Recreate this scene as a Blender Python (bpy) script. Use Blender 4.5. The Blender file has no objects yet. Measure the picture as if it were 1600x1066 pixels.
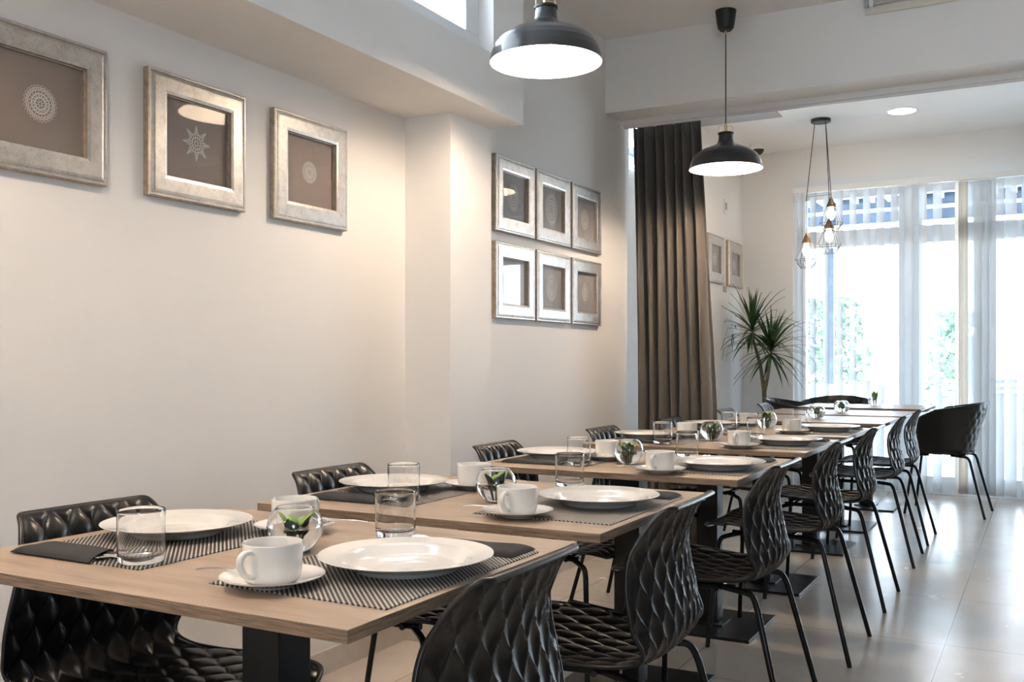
import bpy, math, random
from mathutils import Vector, Matrix
S = bpy.context.scene
C = S.collection
PI = math.pi
random.seed(7)

# ------------------------------------------------------------------ camera, world, exposure
cd = bpy.data.cameras.new('camera'); cam = bpy.data.objects.new('camera', cd); C.objects.link(cam)
cam.location = (0, 0, 1.09); cam.rotation_euler = (PI/2, 0, math.radians(28.62))
cd.sensor_width = 36; cd.lens = 1532/1600*36; cd.shift_y = 31/1600; cd.clip_start = .02
S.camera = cam
w = bpy.data.worlds.new('daylight'); S.world = w; w.use_nodes = True
bg = w.node_tree.nodes['Background']
bg.inputs[0].default_value = (.72, .86, 1.0, 1); bg.inputs[1].default_value = 12.0
S.view_settings.view_transform = 'Standard'; S.view_settings.look = 'None'
S.view_settings.exposure = 0.42; S.view_settings.gamma = 1
S.view_settings.use_curve_mapping = False
S.cycles.use_denoising = True
S.cycles.max_bounces = 14; S.cycles.diffuse_bounces = 6; S.cycles.transmission_bounces = 12
S.cycles.transparent_max_bounces = 24; S.cycles.glossy_bounces = 5
S.cycles.sample_clamp_indirect = 40; S.cycles.caustics_refractive = False; S.cycles.caustics_reflective = False
LAMP = 350.0

def portal(name, loc, rot, sx, sy):
    l = bpy.data.lights.new(name, 'AREA'); l.shape = 'RECTANGLE'; l.size = sx; l.size_y = sy
    l.cycles.is_portal = True
    o = bpy.data.objects.new(name, l); C.objects.link(o); o.location = loc; o.rotation_euler = rot
portal('window_daylight_far', (.05, 8.82, 1.25), (-PI/2, 0, 0), 3.9, 2.45)
portal('window_daylight_left', (-2.36, 1.6, 2.52), (0, -PI/2, 0), .5, 3.3)
portal('added_window_daylight', (1.75, -2.58, 1.75), (PI/2, 0, 0), 1.3, 1.4)  # portal for the window added behind the camera

# ------------------------------------------------------------------ materials
def new_mat(name):
    m = bpy.data.materials.new(name); m.use_nodes = True
    nt = m.node_tree
    return m, nt, nt.nodes['Principled BSDF']
def setp(b, **k):
    for a, v in k.items():
        n = a.replace('_', ' ')
        for s in b.inputs:
            if s.name.lower() == n.lower():
                s.default_value = v
def math_n(nt, op, a, b=None, clamp=False):
    n = nt.nodes.new('ShaderNodeMath'); n.operation = op; n.use_clamp = clamp
    for i, v in enumerate((a, b)):
        if v is None: continue
        if isinstance(v, (int, float)): n.inputs[i].default_value = v
        else: nt.links.new(v, n.inputs[i])
    return n.outputs[0]
def noise_n(nt, vec, scale, detail=3, rough=.5):
    n = nt.nodes.new('ShaderNodeTexNoise'); n.inputs['Scale'].default_value = scale
    n.inputs['Detail'].default_value = detail; n.inputs['Roughness'].default_value = rough
    if vec is not None: nt.links.new(vec, n.inputs['Vector'])
    return n.outputs['Fac']
def ramp_n(nt, fac, stops):
    r = nt.nodes.new('ShaderNodeValToRGB'); nt.links.new(fac, r.inputs[0])
    e = r.color_ramp.elements
    while len(e) < len(stops): e.new(.5)
    for i, (p, c) in enumerate(stops): e[i].position = p; e[i].color = (*c, 1)
    return r.outputs[0]
def bump_n(nt, h, b, strength=.3, dist=.01):
    n = nt.nodes.new('ShaderNodeBump'); n.inputs['Strength'].default_value = strength
    n.inputs['Distance'].default_value = dist
    nt.links.new(h, n.inputs['Height']); nt.links.new(n.outputs[0], b.inputs['Normal'])
def objvec(nt, scale=(1, 1, 1), rnd=0.0):
    t = nt.nodes.new('ShaderNodeTexCoord')
    mp = nt.nodes.new('ShaderNodeMapping'); mp.inputs['Scale'].default_value = scale
    nt.links.new(t.outputs['Object'], mp.inputs['Vector'])
    if rnd:
        oi = nt.nodes.new('ShaderNodeObjectInfo')
        v = math_n(nt, 'MULTIPLY', oi.outputs['Random'], rnd)
        cx = nt.nodes.new('ShaderNodeCombineXYZ')
        for i in range(3): nt.links.new(v, cx.inputs[i])
        nt.links.new(cx.outputs[0], mp.inputs['Location'])
    return mp.outputs[0]
def plain(name, col, rough=.5, metal=0.0, noise=0.0, nscale=30, bump=0.0, bscale=200, **k):
    m, nt, b = new_mat(name)
    setp(b, Base_Color=(*col, 1), Roughness=rough, Metallic=metal, **k)
    v = objvec(nt)
    if noise:
        f = noise_n(nt, v, nscale, 4)
        lo = tuple(max(0, c*(1-noise)) for c in col); hi = tuple(min(1, c*(1+noise)) for c in col)
        nt.links.new(ramp_n(nt, f, [(.3, lo), (.7, hi)]), b.inputs['Base Color'])
    if bump: bump_n(nt, noise_n(nt, v, bscale, 3), b, bump, .002)
    return m
M = {}
M['wall'] = plain('wall_paint', (.80, .785, .765), .65, noise=.012, nscale=2, bump=.12, bscale=160)
M['ceiling'] = plain('ceiling_paint', (.80, .79, .775), .75, noise=.01, nscale=2)
M['white_frame'] = plain('white_window_frame', (.82, .84, .86), .3)
M['blackmetal'] = plain('black_powder_coat', (.012, .012, .012), .32, bump=.25, bscale=900)
M['legmetal'] = plain('black_tube_steel', (.011, .011, .011), .25)
M['chair'] = plain('black_chair_plastic', (.007, .0063, .006), .32)
M['chair'].node_tree.nodes['Principled BSDF'].inputs['Specular IOR Level'].default_value = .42
for k_ in ('legmetal', 'blackmetal'): M[k_].node_tree.nodes['Principled BSDF'].inputs['Specular IOR Level'].default_value = .22
M['china'] = plain('white_porcelain', (.80, .775, .735), .07)
M['china'].node_tree.nodes['Principled BSDF'].inputs['Coat Weight'].default_value = .5
M['steel'] = plain('cutlery_steel', (.72, .71, .70), .14, 1.0)
M['napkin'] = plain('charcoal_napkin_cloth', (.018, .018, .021), .85, noise=.2, nscale=60, bump=.5, bscale=1200)
M['brass'] = plain('brass', (.72, .55, .25), .28, 1.0)
M['copper'] = plain('antique_copper', (.34, .20, .11), .35, .9, noise=.2)
M['cord'] = plain('black_and_white_cord', (.10, .10, .10), .7)
M['wire'] = plain('black_wire', (.012, .012, .012), .4)
M['shade'] = plain('black_lamp_enamel', (.020, .021, .024), .30)
M['shade'].node_tree.nodes['Principled BSDF'].inputs['Coat Weight'].default_value = .6
M['shade_in'] = plain('white_lamp_enamel', (.88, .86, .82), .4)
M['canopy'] = plain('matte_black_plastic', (.012, .012, .012), .5)
M['leaf'] = plain('fresh_green_leaf', (.33, .52, .10), .38, noise=.3, nscale=40)
M['palm'] = plain('dark_green_leaf', (.035, .085, .022), .4, noise=.5, nscale=12)
M['stem'] = plain('grey_brown_bark', (.16, .12, .07), .8, noise=.4, nscale=40, bump=.6, bscale=60)
M['pot'] = plain('grey_pot_glaze', (.10, .10, .10), .45)
M['soil'] = plain('potting_soil', (.03, .02, .014), .95, bump=.8, bscale=80)
M['panel'] = plain('taupe_picture_card', (.23, .18, .155), .7, noise=.05, nscale=4)
M['panel_grey'] = plain('grey_picture_card', (.34, .32, .31), .7, noise=.05, nscale=4)
M['lace'] = plain('white_lace_thread', (.80, .79, .75), .85)
M['plastic_white'] = plain('white_plastic', (.80, .80, .78), .35)
M['plastic_beige'] = plain('beige_plate', (.42, .36, .28), .5)
M['grey_panel'] = plain('grey_ceiling_panel', (.36, .37, .38), .6)
M['alu'] = plain('satin_aluminium', (.55, .56, .58), .3, .9)
M['track'] = plain('white_curtain_track', (.72, .71, .70), .35)
M['concrete'] = plain('pale_terrace_paving', (.72, .72, .70), .8, noise=.05, nscale=3)
M['slate'] = plain('slate_blue_paint', (.060, .085, .13), .6, noise=.25, nscale=6)
M['rafter'] = plain('white_rafter_paint', (.75, .80, .85), .6)
M['hedge'] = plain('garden_leaf', (.15, .23, .17), .7, noise=.5, nscale=6)
M['outer_white'] = plain('white_cloth_cover', (.80, .80, .80), .8)
M['dome'] = plain('smoked_dome', (.03, .03, .035), .08)

def emit(name, col, s):
    m, nt, b = new_mat(name)
    e = nt.nodes.new('ShaderNodeEmission'); e.inputs[0].default_value = (*col, 1); e.inputs[1].default_value = s
    nt.links.new(e.outputs[0], nt.nodes['Material Output'].inputs[0]); return m
M['bulb'] = emit('warm_bulb_glow', (1.0, .80, .62), LAMP)
M['filament'] = emit('filament_bulb_glow', (1.0, .70, .40), 60)
M['downlight'] = emit('downlight_glow', (1.0, .97, .92), 22)

m, nt, b = new_mat('oak_laminate'); M['oak'] = m                    # grain runs along the table's width
v = objvec(nt, (1.1, 9, 9), 7.0)
f1 = noise_n(nt, v, 3.0, 6, .62)
v2 = objvec(nt, (4, 90, 90), 3.0)
f2 = noise_n(nt, v2, 4.0, 4, .6)
v3 = objvec(nt, (.8, 2.2, 2.2), 5.0)
f3 = noise_n(nt, v3, 2.2, 3, .5)
mix = math_n(nt, 'ADD', math_n(nt, 'MULTIPLY', f1, .5), math_n(nt, 'ADD', math_n(nt, 'MULTIPLY', f2, .28), math_n(nt, 'MULTIPLY', f3, .22)))
col = ramp_n(nt, mix, [(.34, (.21, .145, .098)), (.47, (.345, .255, .182)), (.58, (.405, .31, .228)), (.70, (.46, .365, .275))])
nt.links.new(col, b.inputs['Base Color']); setp(b, Roughness=.38)
bump_n(nt, f2, b, .12, .001)

m, nt, b = new_mat('oak_edge_band'); M['oak_edge'] = m
v = objvec(nt, (3, 3, 90), 7.0); f1 = noise_n(nt, v, 5.0, 5, .6)
nt.links.new(ramp_n(nt, f1, [(.35, (.10, .065, .042)), (.52, (.21, .145, .095)), (.68, (.30, .22, .15))]), b.inputs['Base Color']); setp(b, Roughness=.5)

m, nt, b = new_mat('woven_placemat'); M['mat'] = m
t = nt.nodes.new('ShaderNodeTexCoord'); sp = nt.nodes.new('ShaderNodeSeparateXYZ'); nt.links.new(t.outputs['Object'], sp.inputs[0])
dg = math_n(nt, 'ADD', sp.outputs[0], sp.outputs[1]); dn = math_n(nt, 'SUBTRACT', sp.outputs[1], sp.outputs[0])
rib = math_n(nt, 'SINE', math_n(nt, 'MULTIPLY', dg, 2*PI/.0098))
tw = math_n(nt, 'SINE', math_n(nt, 'ADD', math_n(nt, 'MULTIPLY', dn, 2*PI/.0070), math_n(nt, 'MULTIPLY', dg, 320)))
h = math_n(nt, 'ADD', math_n(nt, 'MULTIPLY', rib, .36), math_n(nt, 'ADD', math_n(nt, 'MULTIPLY', tw, .14), .5))
nt.links.new(ramp_n(nt, h, [(.38, (.014, .013, .013)), (.52, (.13, .115, .10)), (.76, (.47, .43, .38))]), b.inputs['Base Color'])
setp(b, Roughness=.6); bump_n(nt, h, b, .6, .003)

m, nt, b = new_mat('beige_porcelain_tile'); M['floor'] = m
g = nt.nodes.new('ShaderNodeNewGeometry'); sp = nt.nodes.new('ShaderNodeSeparateXYZ'); nt.links.new(g.outputs['Position'], sp.inputs[0])
def line(out, off):
    q = math_n(nt, 'FRACT', math_n(nt, 'DIVIDE', math_n(nt, 'ADD', out, 80+off), .8))
    return math_n(nt, 'LESS_THAN', math_n(nt, 'MINIMUM', q, math_n(nt, 'SUBTRACT', 1.0, q)), .0018)
gr = math_n(nt, 'MAXIMUM', line(sp.outputs[0], .344), line(sp.outputs[1], -4.098))
base = ramp_n(nt, noise_n(nt, g.outputs['Position'], 1.6, 6, .65), [(.3, (.53, .465, .40)), (.7, (.62, .555, .49))])
mx = nt.nodes.new('ShaderNodeMix'); mx.data_type = 'RGBA'; nt.links.new(gr, mx.inputs[0]); nt.links.new(base, mx.inputs[6]); mx.inputs[7].default_value = (.16, .14, .12, 1)
nt.links.new(mx.outputs[2], b.inputs['Base Color'])
setp(b, Roughness=.22); b.inputs['Specular IOR Level'].default_value = .6
nt.links.new(math_n(nt, 'ADD', math_n(nt, 'MULTIPLY', noise_n(nt, g.outputs['Position'], 5, 3), .12), .19), b.inputs['Roughness'])

m, nt, b = new_mat('champagne_silver_leaf'); M['silver'] = m
v = objvec(nt, (1, 1, 1), 9)
f = math_n(nt, 'ADD', math_n(nt, 'MULTIPLY', noise_n(nt, v, 28, 8, .75), .6), math_n(nt, 'MULTIPLY', noise_n(nt, v, 260, 3, .6), .4))
nt.links.new(ramp_n(nt, f, [(.36, (.44, .41, .37)), (.50, (.62, .59, .55)), (.66, (.74, .72, .69))]), b.inputs['Base Color'])
setp(b, Metallic=.75, Roughness=.38); bump_n(nt, f, b, .15, .001)
M['goldedge'] = plain('brushed_gold_edge', (.46, .38, .30), .4, .7, noise=.2, nscale=60)

m, nt, b = new_mat('taupe_curtain_cloth'); M['curtain'] = m
setp(b, Base_Color=(.085, .072, .060, 1), Roughness=.75); setp(b, Sheen_Weight=.3)
bump_n(nt, noise_n(nt, objvec(nt), 500, 2), b, .3, .001)

def thin_glass(name, tint=(1, 1, 1)):
    m, nt, b = new_mat(name); nt.nodes.remove(b)
    tr = nt.nodes.new('ShaderNodeBsdfTransparent'); tr.inputs[0].default_value = (*tint, 1)
    gl = nt.nodes.new('ShaderNodeBsdfGlossy'); gl.inputs['Roughness'].default_value = .01
    lw = nt.nodes.new('ShaderNodeLayerWeight')                     # Schlick's curve, the same from both sides
    fr = math_n(nt, 'ADD', math_n(nt, 'MULTIPLY', math_n(nt, 'POWER', lw.outputs['Facing'], 5), .92), .08)
    mxs = nt.nodes.new('ShaderNodeMixShader')
    k = math_n(nt, 'MULTIPLY', fr, 1.0, True)
    nt.links.new(k, mxs.inputs[0]); nt.links.new(tr.outputs[0], mxs.inputs[1]); nt.links.new(gl.outputs[0], mxs.inputs[2])
    nt.links.new(mxs.outputs[0], nt.nodes['Material Output'].inputs[0]); return m
M['pane'] = thin_glass('clear_pane')
M['acrylic'] = plain('cream_acrylic', (.74, .69, .60), .3)
def solid_glass(name, ior):
    m, nt, b = new_mat(name); nt.nodes.remove(b)
    g = nt.nodes.new('ShaderNodeBsdfGlass'); g.inputs['IOR'].default_value = ior; g.inputs['Roughness'].default_value = 0
    nt.links.new(g.outputs[0], nt.nodes['Material Output'].inputs[0]); return m
M['glass'] = solid_glass('clear_glass', 1.48)
M['water'] = solid_glass('clear_water', 1.2)

m, nt, b = new_mat('sheer_white_vane'); M['vane'] = m; nt.nodes.remove(b)
df = nt.nodes.new('ShaderNodeBsdfDiffuse'); df.inputs[0].default_value = (.86, .88, .88, 1)
tl = nt.nodes.new('ShaderNodeBsdfTranslucent'); tl.inputs[0].default_value = (.36, .37, .38, 1)
tp = nt.nodes.new('ShaderNodeBsdfTransparent')
a1 = nt.nodes.new('ShaderNodeMixShader'); a1.inputs[0].default_value = .5
nt.links.new(df.outputs[0], a1.inputs[1]); nt.links.new(tl.outputs[0], a1.inputs[2])
a2 = nt.nodes.new('ShaderNodeMixShader'); a2.inputs[0].default_value = .08
nt.links.new(a1.outputs[0], a2.inputs[1]); nt.links.new(tp.outputs[0], a2.inputs[2])
nt.links.new(a2.outputs[0], nt.nodes['Material Output'].inputs[0])
M['vane_beige'] = plain('folded_vane_edge', (.86, .80, .72), .8, Transmission_Weight=0.0)

# ------------------------------------------------------------------ mesh helpers
class MB:
    def __init__(s): s.v = []; s.f = []; s.mi = []
    def add(s, vs, fs, mi=0, mat=None):
        n = len(s.v)
        s.v += [tuple((mat @ Vector(p)) if mat else p) for p in vs]
        s.f += [tuple(i+n for i in f) for f in fs]; s.mi += [mi]*len(fs); return s
    def box(s, a, b, mi=0, mat=None):
        x0, y0, z0 = a; x1, y1, z1 = b
        return s.add([(x0,y0,z0),(x1,y0,z0),(x1,y1,z0),(x0,y1,z0),(x0,y0,z1),(x1,y0,z1),(x1,y1,z1),(x0,y1,z1)],
              [(0,3,2,1),(4,5,6,7),(0,1,5,4),(1,2,6,5),(2,3,7,6),(3,0,4,7)], mi, mat)
    def tube(s, pts, r, n=10, mi=0, caps=True, closed=False):
        P = [Vector(p) for p in pts]; rr = r if isinstance(r, (list, tuple)) else [r]*len(P)
        vs = []; fs = []; up = None; k = len(P)
        for i, p in enumerate(P):
            if closed: d = P[(i+1) % k]-P[i-1]
            else: d = P[min(i+1, k-1)]-P[max(i-1, 0)]
            d.normalize()
            if up is None: up = Vector((0,0,1)) if abs(d.z) < .9 else Vector((1,0,0))
            a = d.cross(up)
            if a.length < 1e-5: a = d.cross(Vector((0,1,0)))
            a.normalize(); b_ = a.cross(d).normalized(); up = b_
            for j in range(n):
                t = 2*PI*j/n; vs.append(p + (a*math.cos(t)+b_*math.sin(t))*rr[i])
        for i in range(k if closed else k-1):
            for j in range(n):
                i2 = (i+1) % k
                fs.append((i*n+j, i*n+(j+1)%n, i2*n+(j+1)%n, i2*n+j))
        if caps and not closed:
            fs.append(tuple(range(n-1,-1,-1))); fs.append(tuple((k-1)*n+j for j in range(n)))
        return s.add(vs, fs, mi)
    def lathe(s, prof, n=40, mi=0, c=(0,0,0), mat=None, capb=False, capt=False):
        pr_ = [prof[0]]
        for (r0, z0), (r1, z1) in zip(prof, prof[1:]):
            if math.hypot(r1-r0, z1-z0) > .014:
                for t in (.06, .94): pr_.append((r0+(r1-r0)*t, z0+(z1-z0)*t))
            pr_.append((r1, z1))
        prof = pr_
        vs = []; fs = []; k = len(prof)
        for r, z in prof:
            for j in range(n):
                t = 2*PI*j/n; vs.append((c[0]+r*math.cos(t), c[1]+r*math.sin(t), c[2]+z))
        for i in range(k-1):
            for j in range(n):
                fs.append((i*n+j, i*n+(j+1)%n, (i+1)*n+(j+1)%n, (i+1)*n+j))
        if capb: fs.append(tuple(range(n-1,-1,-1)))
        if capt: fs.append(tuple((k-1)*n+j for j in range(n)))
        return s.add(vs, fs, mi, mat)
    def grid(s, fn, nu, nv, mi=0, closed_u=False):
        vs = [fn(i/(nu-1), j/(nv-1)) for j in range(nv) for i in range(nu)]
        fs = [(j*nu+i, j*nu+i+1, (j+1)*nu+i+1, (j+1)*nu+i) for j in range(nv-1) for i in range(nu-1)]
        return s.add(vs, fs, mi)
    def strip(s, pts, wd, th, axis='x'):
        """flat ribbon following 2-D points (a, b) in a wall plane; normal +x"""
        k = len(pts); vs = []; fs = []
        closed = (pts[0] == pts[-1]); P = pts[:-1] if closed else pts; k = len(P)
        for i in range(k):
            a = P[(i-1) % k] if (closed or i) else P[i]; b_ = P[(i+1) % k] if (closed or i < k-1) else P[i]
            dx, dy = b_[0]-a[0], b_[1]-a[1]; L = math.hypot(dx, dy) or 1; nx, ny = -dy/L*wd/2, dx/L*wd/2
            vs += [(th, P[i][0]+nx, P[i][1]+ny), (th, P[i][0]-nx, P[i][1]-ny)]
        for i in range(k if closed else k-1):
            j = (i+1) % k; fs.append((2*i, 2*i+1, 2*j+1, 2*j))
        return s.add(vs, fs)
    def build(s, name, mats, parent=None, smooth=None, bevel=0, loc=None):
        me = bpy.data.meshes.new(name); me.from_pydata([tuple(p) for p in s.v], [], s.f); me.update()
        if not isinstance(mats, (list, tuple)): mats = [mats]
        for q in mats: me.materials.append(q)
        me.polygons.foreach_set('material_index', s.mi)
        if smooth:
            me.polygons.foreach_set('use_smooth', [True]*len(me.polygons)); me.set_sharp_from_angle(angle=math.radians(smooth))
        o = bpy.data.objects.new(name, me); C.objects.link(o)
        if parent: o.parent = parent
        if loc: o.location = loc
        if bevel:
            md = o.modifiers.new('bevel', 'BEVEL'); md.width = bevel; md.segments = 2; md.limit_method = 'ANGLE'
        return o
def tag(o, label=None, cat=None, group=None, kind=None):
    if label: o['label'] = label
    if cat: o['category'] = cat
    if group: o['group'] = group
    if kind: o['kind'] = kind
    return o
def empty(name, loc=(0,0,0), rz=0):
    o = bpy.data.objects.new(name, None); C.objects.link(o); o.location = loc; o.rotation_euler = (0,0,rz); o.empty_display_size = .05
    return o
def copy_tree(o, parent=None):
    c = o.copy(); C.objects.link(c); c.parent = parent
    for ch in list(o.children): copy_tree(ch, c)
    return c
def struct(name, mb, m, smooth=None): return tag(mb.build(name, m, smooth=smooth), kind='structure')
class Proto:
    """first call places the thing itself, later calls place copies of it and of its parts"""
    def __init__(s, root): s.root = root; s.used = False
    def place(s, loc, rz, label, cat, group):
        o = s.root if not s.used else copy_tree(s.root); s.used = True
        o.location = loc; o.rotation_euler = (0,0,rz); tag(o, label, cat, group); return o

# ------------------------------------------------------------------ the room
XW, XN, XF = -2.21, -1.85, -2.37          # niche wall, upper wall plane, far room's left wall
YB0, YB1, YF, ZC = 5.16, 5.56, 8.62, 2.915
XR, YK = 4.6, -2.6
struct('floor', MB().box((XF-.4, YK-.2, -.1), (XR+.2, YF+.23, 0)), M['floor'])
struct('ceiling', MB().box((XF-.4, YK-.2, ZC), (XR+.2, YF+.23, ZC+.15)), M['ceiling'])
wl = MB()
wl.box((XW-.2, YK, 0), (XW, 3.487, 2.04))                      # niche back wall
wl.box((XW-.2, 3.487, 0), (XW, 5.52, ZC))                      # wall of the six frames
wl.box((XW-.2, YK, 2.04), (XN, 3.487, 2.258))                  # bulkhead under the high window
wl.box((XW-.2, 3.243, 2.258), (XN, 3.487, ZC))
wl.box((XW-.2, YK, 2.258), (XN, -.2, ZC))
wl.box((XW-.2, -.2, 2.80), (XN, 3.243, ZC))
struct('wall_left', wl, M['wall'])
struct('wall_pillar', MB().box((XW, 3.175, 0), (-2.0, 3.487, 2.04)), M['wall'])
wf = MB()
wf.box((XF-.2, 5.52, 0), (XF, YF, 2.305)); wf.box((XF-.2, 5.52, 2.78), (XF, YF, ZC)); wf.box((XF-.2, 6.9, 2.305), (XF, YF, 2.78))
wf.box((XF-.2, 5.50, 0), (XW-.2, 5.52, ZC))
struct('wall_far_left', wf, M['wall'])
wb = MB()
wb.box((XF-.2, YF, 0), (-1.93, YF+.23, ZC)); wb.box((-1.93, YF, 2.56), (XR, YF+.23, ZC)); wb.box((2.0, YF, 0), (XR, YF+.23, 2.56))
struct('wall_far', wb, M['wall'])
struct('wall_beam', MB().box((XW, YB0, 2.50), (XR, YB1, ZC)), M['wall'])
struct('wall_right', MB().box((XR, YK, 0), (XR+.2, YF, ZC)), plain('added_dark_wall_brown', (.16, .12, .09), .6, noise=.2, nscale=5))  # unseen wall, dark brown added to cut pale reflections on the chairs
wk = MB().box((XF-.2, YK-.2, 0), (1.1, YK, ZC)).box((2.4, YK-.2, 0), (XR+.2, YK, ZC)).box((1.1, YK-.2, 0), (2.4, YK, 1.05)).box((1.1, YK-.2, 2.45), (2.4, YK, ZC))
struct('wall_back', wk, M['wall'])
bl = MB().box((XW, YK, 0), (XW+.012, 3.163, .084)).box((XW, 3.163, 0), (-1.988, 3.175, .084)).box((-2.0, 3.163, 0), (-1.988, 3.487, .084)).box((XW, 3.487, 0), (XW+.012, 5.5, .084))
struct('baseboard_left', bl, plain('baseboard_tile', (.52, .47, .42), .35, noise=.05))
struct('baseboard_far', MB().box((XF, 5.52, 0), (XF+.012, YF, .084)).box((XF+.012, YF-.012, 0), (-1.93, YF, .084)), M['white_frame'])

def window(name, boxes, panes, loc=(0,0,0)):
    e = tag(empty(name, loc), kind='structure')
    mb = MB()
    for a, b_ in boxes: mb.box(a, b_)
    mb.build('window_frame', M['white_frame'], e, bevel=.004)
    for pts in panes: MB().add(pts, [(0,1,2,3)]).build('pane', M['pane'], e)
    return e
# big glazed front behind the vertical blind
Y0, Y1 = 8.66, 8.74
bx = [((-1.93, Y0, 2.47), (2.0, Y1, 2.56)), ((-1.93, Y0, 2.06), (2.0, Y1, 2.20)), ((-1.93, Y0, 0), (2.0, Y1, .15)),
      ((-1.93, Y0, .15), (-1.83, Y1, 2.06)), ((1.9, Y0, .15), (2.0, Y1, 2.06)), ((-1.93, Y0, 2.20), (-1.83, Y1, 2.47)), ((1.9, Y0, 2.20), (2.0, Y1, 2.47))]
cols = [(-1.08, -.90), (-.10, .08), (.92, 1.10)]
for a, b_ in cols:
    for z0, z1 in ((.15, 2.06), (2.20, 2.47)): bx.append(((a, Y0, z0), (b_, Y1, z1)))
pn = []
edges = [-1.83] + [q for c_ in cols for q in c_] + [1.9]
for i in range(0, len(edges), 2):
    for z0, z1 in ((.15, 2.06), (2.20, 2.47)):
        x0, x1 = edges[i], edges[i+1]
        pn.append([(x0, 8.70, z0), (x1, 8.70, z0), (x1, 8.70, z1), (x0, 8.70, z1)])
window('window_1', bx, pn)
# high window above the bulkhead
X0, X1 = -2.00, -1.915
bx = [((X0, -.2, 2.258), (X1, 3.243, 2.335)), ((X0, -.2, 2.74), (X1, 3.243, 2.80)), ((X0, 3.15, 2.335), (X1, 3.243, 2.74)), ((X0, -.2, 2.335), (X1, -.1, 2.74)), ((X0, 1.50, 2.335), (X1, 1.62, 2.74))]
window('window_2', bx, [[(-1.96, a, 2.335), (-1.96, b_, 2.335), (-1.96, b_, 2.74), (-1.96, a, 2.74)] for a, b_ in ((-.1, 1.5), (1.62, 3.15))])
bx = [((XF-.12, 5.52, 2.305), (XF-.06, 6.9, 2.36)), ((XF-.12, 5.52, 2.73), (XF-.06, 6.9, 2.78)), ((XF-.12, 6.84, 2.36), (XF-.06, 6.9, 2.73))]
window('window_3', bx, [[(XF-.09, 5.52, 2.36), (XF-.09, 6.84, 2.36), (XF-.09, 6.84, 2.73), (XF-.09, 5.52, 2.73)]])
bx = [((1.1, YK-.12, 1.05), (2.4, YK-.05, 1.13)), ((1.1, YK-.12, 2.37), (2.4, YK-.05, 2.45)), ((1.1, YK-.12, 1.13), (1.19, YK-.05, 2.37)), ((2.31, YK-.12, 1.13), (2.4, YK-.05, 2.37))]
window('added_window', bx, [[(1.19, YK-.08, 1.13), (2.31, YK-.08, 1.13), (2.31, YK-.08, 2.37), (1.19, YK-.08, 2.37)]])  # unseen window added behind the camera as fill light

# curtain track under the beam
struct('trim_1', MB().box((XW, 5.37, 2.468), (XR, 5.42, 2.50)).box((XW+.02, 5.385, 2.458), (XR, 5.39, 2.468)).box((XW+.02, 5.405, 2.458), (XR, 5.41, 2.468)), M['track'])
tag(MB().box((XF, 6.3, ZC-.006), (-1.735, 7.39, ZC)).build('ceiling_panel', M['grey_panel']), 'flat grey panel in the ceiling beside the brown curtain', 'ceiling panel')

# ------------------------------------------------------------------ curtain
def curt(u, v_, off):
    z = 2.478 - v_*2.463
    x0 = -2.165 + .02*v_; x1 = -1.745 + .075*min(1, v_*1.5)
    ph = u*2*PI*7.5
    a = .030 + .022*v_
    x = x0 + (x1-x0)*u + .012*math.sin(ph*2+1)*v_
    y = 5.475 + a*math.sin(ph + .6*math.sin(v_*3+u*9)) + .012*math.sin(u*23+v_*4) + off
    return (x, y, z)
cm = MB().grid(lambda u, v_: curt(u, v_, 0), 240, 26)
o = cm.build('curtain', M['curtain'], smooth=60)
md = o.modifiers.new('thickness', 'SOLIDIFY'); md.thickness = .004
tag(o, 'tall taupe brown curtain gathered in folds against the left wall', 'curtain')

# ------------------------------------------------------------------ vertical blind
bd = empty('vertical_blind', (-1.905, 8.50, 0))
tag(bd, 'white vertical blind with sheer vanes across the bright far window', 'blind')
MB().box((0, -.02, 2.515), (2.75, .03, 2.56)).build('headrail', M['plastic_white'], bd, bevel=.003)
def vane(x, ang, wd=.127, m='vane', z0=.035):
    ca, sa = math.sin(ang), math.cos(ang)
    def fn(u, v_):
        q = (u-.5)*wd; bow = .006*(1-(2*u-1)**2)
        return (q*ca + bow*sa, q*sa - bow*ca, z0 + v_*(2.51-z0))
    o = MB().grid(fn, 7, 2).build('vane', M[m], bd, smooth=60); o.location = (x, .02, 0); return o
x = .055; k = 0
while x < 1.24:
    vane(x, math.radians(-34 + random.uniform(-3, 3))); x += .108; k += 1
for i in range(6): vane(1.275+i*.0145, math.radians(-22+i), .085, 'vane_beige')
x = 1.40
for i in range(4): vane(x, math.radians(-62+random.uniform(-6, 6))); x += .052
x = 1.66
for i in range(4): vane(x, math.radians(-40+random.uniform(-3, 3))); x += .112
ch = MB(); pts = []
for i in range(120):
    X_ = .03 + i*2.05/119; pts.append((X_, .0, .05 + .025*abs(math.cos(i*PI/5.4))))
ch.tube(pts, .0016, 5); ch.build('bottom_chain', M['plastic_white'], bd, smooth=40)

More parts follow.
